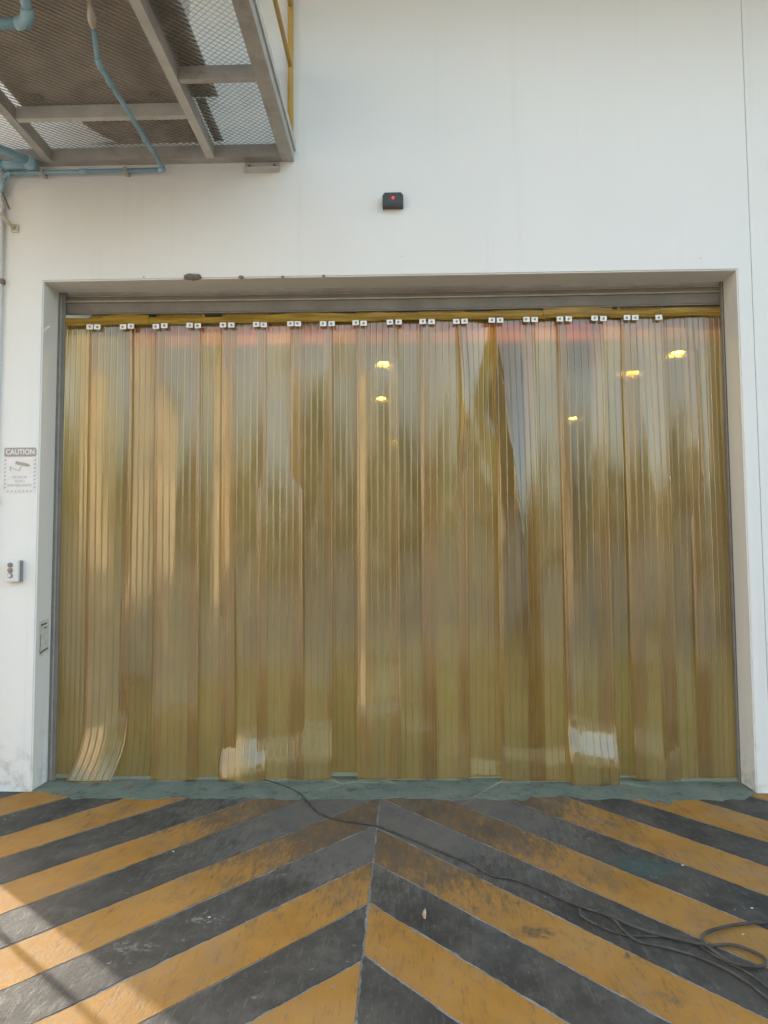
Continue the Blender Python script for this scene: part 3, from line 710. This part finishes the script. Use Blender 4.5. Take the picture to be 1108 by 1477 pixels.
tag(MB().box(-3.2, -2.45, -2.2, -0.6, 4.5225, 4.56).build('wooden_board', M['casing'], None, 0.004), 'brown board on the mesh at the left end of the walkway', 'board')

# ------------------------------------------------------------------ blue water pipes
def bend(a, b, c, r=0.05, n=6):
    a, b, c = Vector(a), Vector(b), Vector(c); d1 = (a-b).normalized(); d2 = (c-b).normalized()
    p0, p1 = b+d1*r, b+d2*r
    return [(1-t)**2*p0 + 2*t*(1-t)*b + t*t*p1 for t in [k/n for k in range(n+1)]]
def pipe_run(name, pts, r, label, parent=None):
    e = parent or empty(name, pts[0], label, 'pipe')
    for k in range(len(pts)-1):
        MB().tube([pts[k], pts[k+1]], r, 12).build('pipe', M['pipe'], e, smooth=True)
    for k in range(1, len(pts)-1):
        MB().tube(bend(pts[k-1], pts[k], pts[k+1], r*2.6), r*1.28, 12).build('elbow', M['elbow'], e, smooth=True)
    return e
p1 = pipe_run('water_pipe', [(-1.52, -1.42, 4.40), (-1.575, -1.22, 4.352), (-1.575, -0.06, 4.352), (-2.715, -0.06, 4.348), (-2.745, -0.06, 4.20)], 0.0145, 'thin blue water pipe with valve running under the walkway and along the wall')
for y_ in (-1.05, -0.45): MB().tube([(-1.575, y_-.03, 4.352), (-1.575, y_+.03, 4.352)], 0.019, 12).build('coupling', M['elbow'], p1, smooth=True)
for x_ in (-1.85, -2.45): MB().box(x_-.012, x_+.012, -.078, -.001, 4.330, 4.372).build('pipe_clamp', M['steel'], p1, 0.003)
MB().tube([(-2.18, -.06, 4.35), (-2.12, -.06, 4.35)], 0.019, 12).build('coupling', M['elbow'], p1, smooth=True)
MB().tube([(-1.515, -1.435, 4.403), (-1.50, -1.49, 4.415), (-1.49, -1.53, 4.425), (-1.485, -1.56, 4.44)], [0.018, 0.027, 0.018, 0.014], 10).build('valve', M['valve'], p1, smooth=True)
MB().tube([(-1.485, -1.55, 4.435), (-1.485, -1.58, 4.505)], 0.012, 8).build('valve_stem', M['valve'], p1)
pipe_run('drain_pipe', [(-3.0, -1.60, 4.31), (-1.775, -1.60, 4.31), (-1.735, -1.78, 4.45)], 0.026, 'thick blue pipe with elbow under the left end of the mesh')
pipe_run('drain_pipe', [(-2.80, -0.55, 4.39), (-2.47, -0.10, 4.39), (-2.80, -0.10, 4.385), (-2.86, -0.06, 4.25)], 0.030, 'thick blue pipe bending at the left wall corner below the walkway')

# ------------------------------------------------------------------ small fixtures on the wall
se = empty('motion_sensor', (0.055, 0, 4.105), 'small black motion sensor with red light above the doorway', 'sensor')
m = MB(); m.prism([(-.019, 4.055), (.128, 4.055), (.128, 4.135), (.112, 4.155), (-.003, 4.155), (-.019, 4.135)], 'y', -.055, -.001); m.build('sensor_body', M['black_plastic'], se, 0.004)
MB().prism(rrect(0.008, 0.104, 4.068, 4.132, .008), 'y', -.058, -.0555).build('sensor_window', M['dark_lens'], se)
MB().prism(disc(0.056, 4.112, .0105), 'y', -.0605, -.0585).build('red_light', M['red_led'], se)

sg = empty('caution_sign', (-2.586, 0, 2.217), 'faded white caution sign with surveillance camera picture left of the doorway', 'sign')
SX0, SX1, SZ0, SZ1 = -2.703, -2.470, 2.058, 2.378
MB().prism(rrect(SX0, SX1, SZ0, SZ1, .016), 'y', -.003, -.0005).build('sign_plate', M['sign_white'], sg)
MB().prism(rrect(SX0+.002, SX1-.002, 2.312, SZ1-.002, .014), 'y', -.0042, -.0032).build('sign_band', M['sign_band'], sg)
text('sign_lettering', 'CAUTION', 0.05, (SX0+SX1)/2, -.005, 2.344, M['sign_white'], sg, 0.205, 0.0012)
text('sign_lettering', '24 HOUR', 0.026, (SX0+SX1)/2, -.004, 2.166, M['sign_ink'], sg, 0.105, 0.0003)
text('sign_lettering', 'VIDEO', 0.026, (SX0+SX1)/2, -.004, 2.138, M['sign_ink'], sg, 0.075, 0.0003)
text('sign_lettering', 'SURVEILLANCE', 0.026, (SX0+SX1)/2, -.004, 2.109, M['sign_ink'], sg, 0.175, 0.0003)
m = MB()
for k in range(8):
    z = 2.085 + k*0.0275
    for xa in (SX0+.004, SX1-.019): m.prism([(xa, z), (xa+.015, z+.008), (xa+.015, z+.018), (xa, z+.010)], 'y', -.0042, -.0032)
for k in range(7):
    x = SX0+.024+k*0.0275; m.prism([(x, SZ0+.004), (x+.010, SZ0+.004), (x+.018, SZ0+.016), (x+.008, SZ0+.016)], 'y', -.0042, -.0032)
m.build('hazard_border', M['sign_ink'], sg)
cxs = (SX0+SX1)/2
m = MB(); m.prism([(cxs-.030, 2.282), (cxs+.055, 2.262), (cxs+.078, 2.246), (cxs+.050, 2.240), (cxs-.035, 2.258)], 'y', -.0043, -.0032); m.build('camera_picture', M['sign_camera'], sg)
m = MB(); m.prism([(cxs-.072, 2.245), (cxs-.064, 2.245), (cxs-.064, 2.213), (cxs-.072, 2.213)], 'y', -.0042, -.0032)
m.prism([(cxs-.063, 2.230), (cxs-.063, 2.236), (cxs-.006, 2.216), (cxs+.006, 2.246), (cxs+.012, 2.244), (cxs-.001, 2.208)], 'y', -.0041, -.0031); m.build('camera_mount_picture', M['sign_ink'], sg)

bt = empty('push_button_station', (-2.584, 0, 1.508), 'white push button box with three buttons left of the doorway', 'button box')
MB().box(-2.636, -2.545, -.028, -.001, 1.434, 1.582).build('back_box', M['grey_plastic'], bt, 0.006)
MB().box(-2.640, -2.552, -.062, -.031, 1.434, 1.582).build('front_cover', M['white_plastic'], bt, 0.008)
for z, mm in ((1.550, 'dark_button'), (1.514, 'red_button'), (1.478, 'white_plastic')):
    b = MB().prism(disc(-2.606, z, .0175, 18), 'y', -.070, -.0625).build('button_collar', M['grey_plastic'], bt)
    MB().prism(disc(-2.606, z, .0125, 16), 'y', -.078, -.0705).build('push_button', M[mm], b)

stk = empty('jamb_sticker', (-2.449, 0.12, 1.03), 'torn paper notice stuck inside the left door jamb', 'sticker')
m = MB(); m.prism([(.047, 1.150), (.19, 1.165), (.20, 1.10), (.198, 1.02), (.203, .930), (.13, .920), (.09, .905), (.057, .906), (.064, .96), (.052, 1.02), (.058, 1.09)], 'x', -2.4492, -2.4482); m.build('paper_sheet', M['paper'], stk)
m = MB(); m.prism([(.075, 1.118), (.165, 1.128), (.165, 1.140), (.075, 1.132)], 'x', -2.4480, -2.4474); m.prism([(.12, 1.098), (.168, 1.102), (.168, 1.110), (.12, 1.106)], 'x', -2.4480, -2.4474)
m.prism([(.070, .925), (.190, .950), (.190, .962), (.070, .938)], 'x', -2.4480, -2.4474); m.prism([(.062, .93), (.070, .93), (.080, 1.06), (.072, 1.06)], 'x', -2.4480, -2.4474); m.build('printed_bars', M['ink'], stk)

def blob(name, c, s, seed, mat, label, cat, group=None, sub=2):
    bm = bmesh.new(); bmesh.ops.create_icosphere(bm, subdivisions=sub, radius=1.0); rr = random.Random(seed)
    for v in bm.verts:
        k = 1 + rr.uniform(-.22, .22); v.co = Vector((v.co.x*s[0]*k, v.co.y*s[1]*k, v.co.z*s[2]*k))
    me = bpy.data.meshes.new(name); bm.to_mesh(me); bm.free(); me.materials.append(M[mat])
    o = bpy.data.objects.new(name, me); o.location = c; COL.objects.link(o); return tag(o, label, cat, group)
blob('mud_nest', (-1.376, -0.012, 3.583), (0.062, 0.022, 0.024), 1, 'mud', 'largest grey mud lump on the top edge of the doorway', 'mud nest', sub=3)
blob('mud_nest', (-1.029, -0.003, 3.580), (0.020, 0.010, 0.012), 2, 'mud', 'small mud lump right of the largest one on the doorway edge', 'mud nest')
blob('mud_nest', (-0.732, -0.002, 3.579), (0.011, 0.007, 0.010), 3, 'mud', 'tiny mud speck on the doorway edge, middle of the three specks', 'mud nest')
blob('mud_nest', (-0.441, -0.002, 3.579), (0.010, 0.007, 0.010), 4, 'mud', 'tiny mud speck on the doorway edge, rightmost of the specks', 'mud nest')

cb = empty('camera_bracket', (-2.668, 0, 3.966), 'beige bracket arm with brown cable at the left end of the wall', 'bracket')
MB().prism(rrect(-2.693, -2.643, 3.935, 3.995, .006), 'y', -.012, -.001).build('mount_plate', M['beige'], cb)
MB().tube([(-2.668, -.012, 3.965), (-2.72, -.08, 4.02), (-2.80, -.14, 4.09)], 0.013, 10).build('bracket_arm', M['beige'], cb, smooth=True)
MB().tube(smoothpath([(-2.70, -.02, 4.10), (-2.715, -.05, 4.15), (-2.735, -.06, 4.20), (-2.765, -.06, 4.215), (-2.80, -.06, 4.17)], 6), 0.006, 8).build('bracket_cable', M['brown_cable'], cb, smooth=True)
cp = empty('conduit_pipe', (-2.748, 0, 0), 'white conduit pipe up the wall at the left edge of view', 'conduit')
MB().tube([(-2.752, -.020, 0.0), (-2.752, -.020, 4.30)], 0.016, 12).build('pipe', M['white_plastic'], cp, smooth=True)
for z in (3.57, 2.0, 0.6): MB().box(-2.775, -2.726, -.040, -.001, z-.018, z+.018).build('pipe_clamp', M['brown_cable'], cp, 0.004)

# ------------------------------------------------------------------ cables and litter on the floor
def cable(pts, r, name, label, lift=0.0045):
    rr = random.Random(len(pts)); P = smoothpath([(x, y, lift+r) for x, y in pts], 7)
    return tag(MB().tube(P, r, 8).build(name, M['cable'], None, smooth=True), label, 'cable')
cable([(-1.40, .60), (-1.163, .42), (-.949, .30), (-.789, .172), (-.613, -.037), (-.502, -.288), (-.426, -.45), (-.33, -.552), (-.199, -.625), (-.073, -.671), (.01, -.752), (.168, -.927), (.313, -1.097), (.447, -1.245), (.537, -1.391), (.633, -1.431), (.747, -1.548), (.819, -1.644), (.887, -1.72), (1.0, -1.826), (1.023, -1.944), (1.058, -2.037), (1.172, -2.097), (1.263, -2.17), (1.339, -2.278), (1.388, -2.436), (1.45, -2.8), (1.6, -3.3)], 0.0055, 'power_cable', 'long black cable running from under the curtain across the painted floor')
cable([(.887, -1.745), (.876, -1.808), (.926, -1.897), (1.018, -1.985), (1.18, -1.995), (1.271, -2.034), (1.323, -2.150), (1.400, -2.287), (1.43, -2.41), (1.52, -2.8), (1.7, -3.3)], 0.004, 'power_cable', 'thin black cable lying close beside the long cable at lower right', 0.0055)
cable([(2.1, -1.95), (1.645, -1.886), (1.561, -1.887), (1.424, -1.932), (1.339, -1.987), (1.309, -2.05), (1.322, -2.111), (1.345, -2.185), (1.385, -2.228), (1.463, -2.232), (1.494, -2.176), (1.463, -2.108), (1.406, -2.071), (1.321, -2.078), (1.24, -2.04), (1.10, -1.95), (.98, -1.80)], 0.0072, 'power_cable', 'looped black cable at the right edge of the floor', 0.0095)
m = MB(); m.add([(.183, -1.80, .007), (.188, -1.835, .006), (.198, -1.855, .008), (.203, -1.80, .011), (.200, -1.745, .009), (.190, -1.765, .006), (.194, -1.80, .0055)], [(0, 1, 6), (1, 2, 6), (2, 3, 6), (3, 4, 6), (4, 5, 6), (5, 0, 6)])
tag(m.build('dry_leaf', M['leaf_dry']), 'dry tan leaf lying on a black stripe near the middle', 'leaf')
chips = [(1.652, -1.721, 'pale crumb on the black stripe at the right edge'), (1.507, -1.963, 'pale crumb on the yellow stripe inside the cable loop'), (1.519, -1.242, 'pale crumb on a black stripe beyond the cables at right'), (-.748, -1.842, 'pale flake on the black stripe left of the middle'), (-1.139, -1.087, 'pale crumb on a far black stripe at left')]
for k, (x, y, w) in enumerate(chips): blob('paint_flake', (x, y, .007), (.007, .005, .003), 20+k, 'chip', w, 'crumb', 'crumbs on the floor', 1)
blob('pebble', (.979, -2.149, .012), (.007, .016, .006), 40, 'pebble', 'small dark pebble on the yellow stripe at lower right', 'pebble', None, 2)

# ------------------------------------------------------------------ trees across the yard (seen mirrored in the curtain)
def tree_mesh(seed, h, leafmat):
    rr = random.Random(seed); tr = MB(); tips = []
    tr.tube([(0, 0, 0), (rr.uniform(-.2, .2), rr.uniform(-.2, .2), h*.25), (rr.uniform(-.4, .4), rr.uniform(-.4, .4), h*.55), (rr.uniform(-.5, .5), 0, h*.8)], [h*.028, h*.022, h*.014, h*.005], 8)
    for b in range(9):
        a = b*2.4+rr.uniform(-.4, .4); z0 = h*rr.uniform(.22, .6); L = h*rr.uniform(.2, .36); e = rr.uniform(.3, .9)
        tip = (L*math.cos(a), L*math.sin(a), z0+L*e); tips.append(tip)
        tr.tube([(0, 0, z0), (tip[0]*.5, tip[1]*.5, z0+L*e*.42), tip], [h*.010, h*.007, h*.002], 6)
    cr = MB()
    centres_ = tips + [(rr.uniform(-.2, .2)*h, rr.uniform(-.2, .2)*h, h*rr.uniform(.5, .92)) for _ in range(9)]
    for c in centres_:
        rad = h*rr.uniform(.09, .16)
        for _ in range(150):
            d = Vector((rr.gauss(0, 1), rr.gauss(0, 1), rr.gauss(0, .8))).normalized()*rad*rr.uniform(.35, 1.0)**.6
            p = Vector(c)+d; s = rr.uniform(.14, .30); a = Vector((rr.gauss(0, 1), rr.gauss(0, 1), rr.gauss(0, .5))).normalized(); b = a.orthogonal().normalized()
            cr.add([p-a*s, p+b*s*.5, p+a*s, p-b*s*.5], [(0, 1, 2, 3)])
    return tr, cr
kinds = [(1, 10.0, 'leaf_a'), (2, 11.0, 'leaf_b'), (3, 8.8, 'leaf_c')]
protos = []
for sd, h, lm in kinds:
    tr, cr_ = tree_mesh(sd, h, lm); a = tr.build('trunk', M['bark'], None, smooth=True)
    me = bpy.data.meshes.new('crown'); me.from_pydata(cr_.v, [], cr_.f); me.materials.append(M[lm])
    protos.append((a.data, me)); COL.objects.unlink(a); bpy.data.objects.remove(a)
tw = random.Random(9)
for k in range(17):
    x = -44 + k*5.5 + tw.uniform(-1.4, 1.4); y = -43 + tw.uniform(-4, 4)
    e = empty('yard_tree', (x, y, 0), 'leafy green tree across the yard, mirrored in the curtain', 'tree', 'trees across the yard')
    e.rotation_euler = (0, 0, tw.uniform(0, 6.28)); s = tw.uniform(.85, 1.15); e.scale = (s*1.1, s*1.1, s)
    for me, nm in zip(protos[tw.randrange(3)], ('trunk', 'crown')):
        o = bpy.data.objects.new(nm, me); COL.objects.link(o); o.parent = e

# ------------------------------------------------------------------ neighbouring shed, far left behind the viewer (mirrored in the left strips)
nb = empty('neighbour_shed', (-24, -34, 0), 'cream neighbouring shed across the yard, mirrored in the left strips', 'building')
MB().box(-34, -14, -46, -34, 0, 12.5).build('wall', M['shed'], nb)
MB().prism([(-46.4, 12.502), (-33.6, 12.502), (-40, 14.6)], 'x', -34.3, -13.7).build('roof', M['roof'], nb)
for k in range(4): MB().box(-32+k*4.6, -29.4+k*4.6, -33.998, -33.93, 7.6, 9.2).build('window', M['dark_lens'], nb)
MB().box(-27, -21.5, -33.998, -33.9, 0.01, 4.6).build('door', M['guide'], nb)
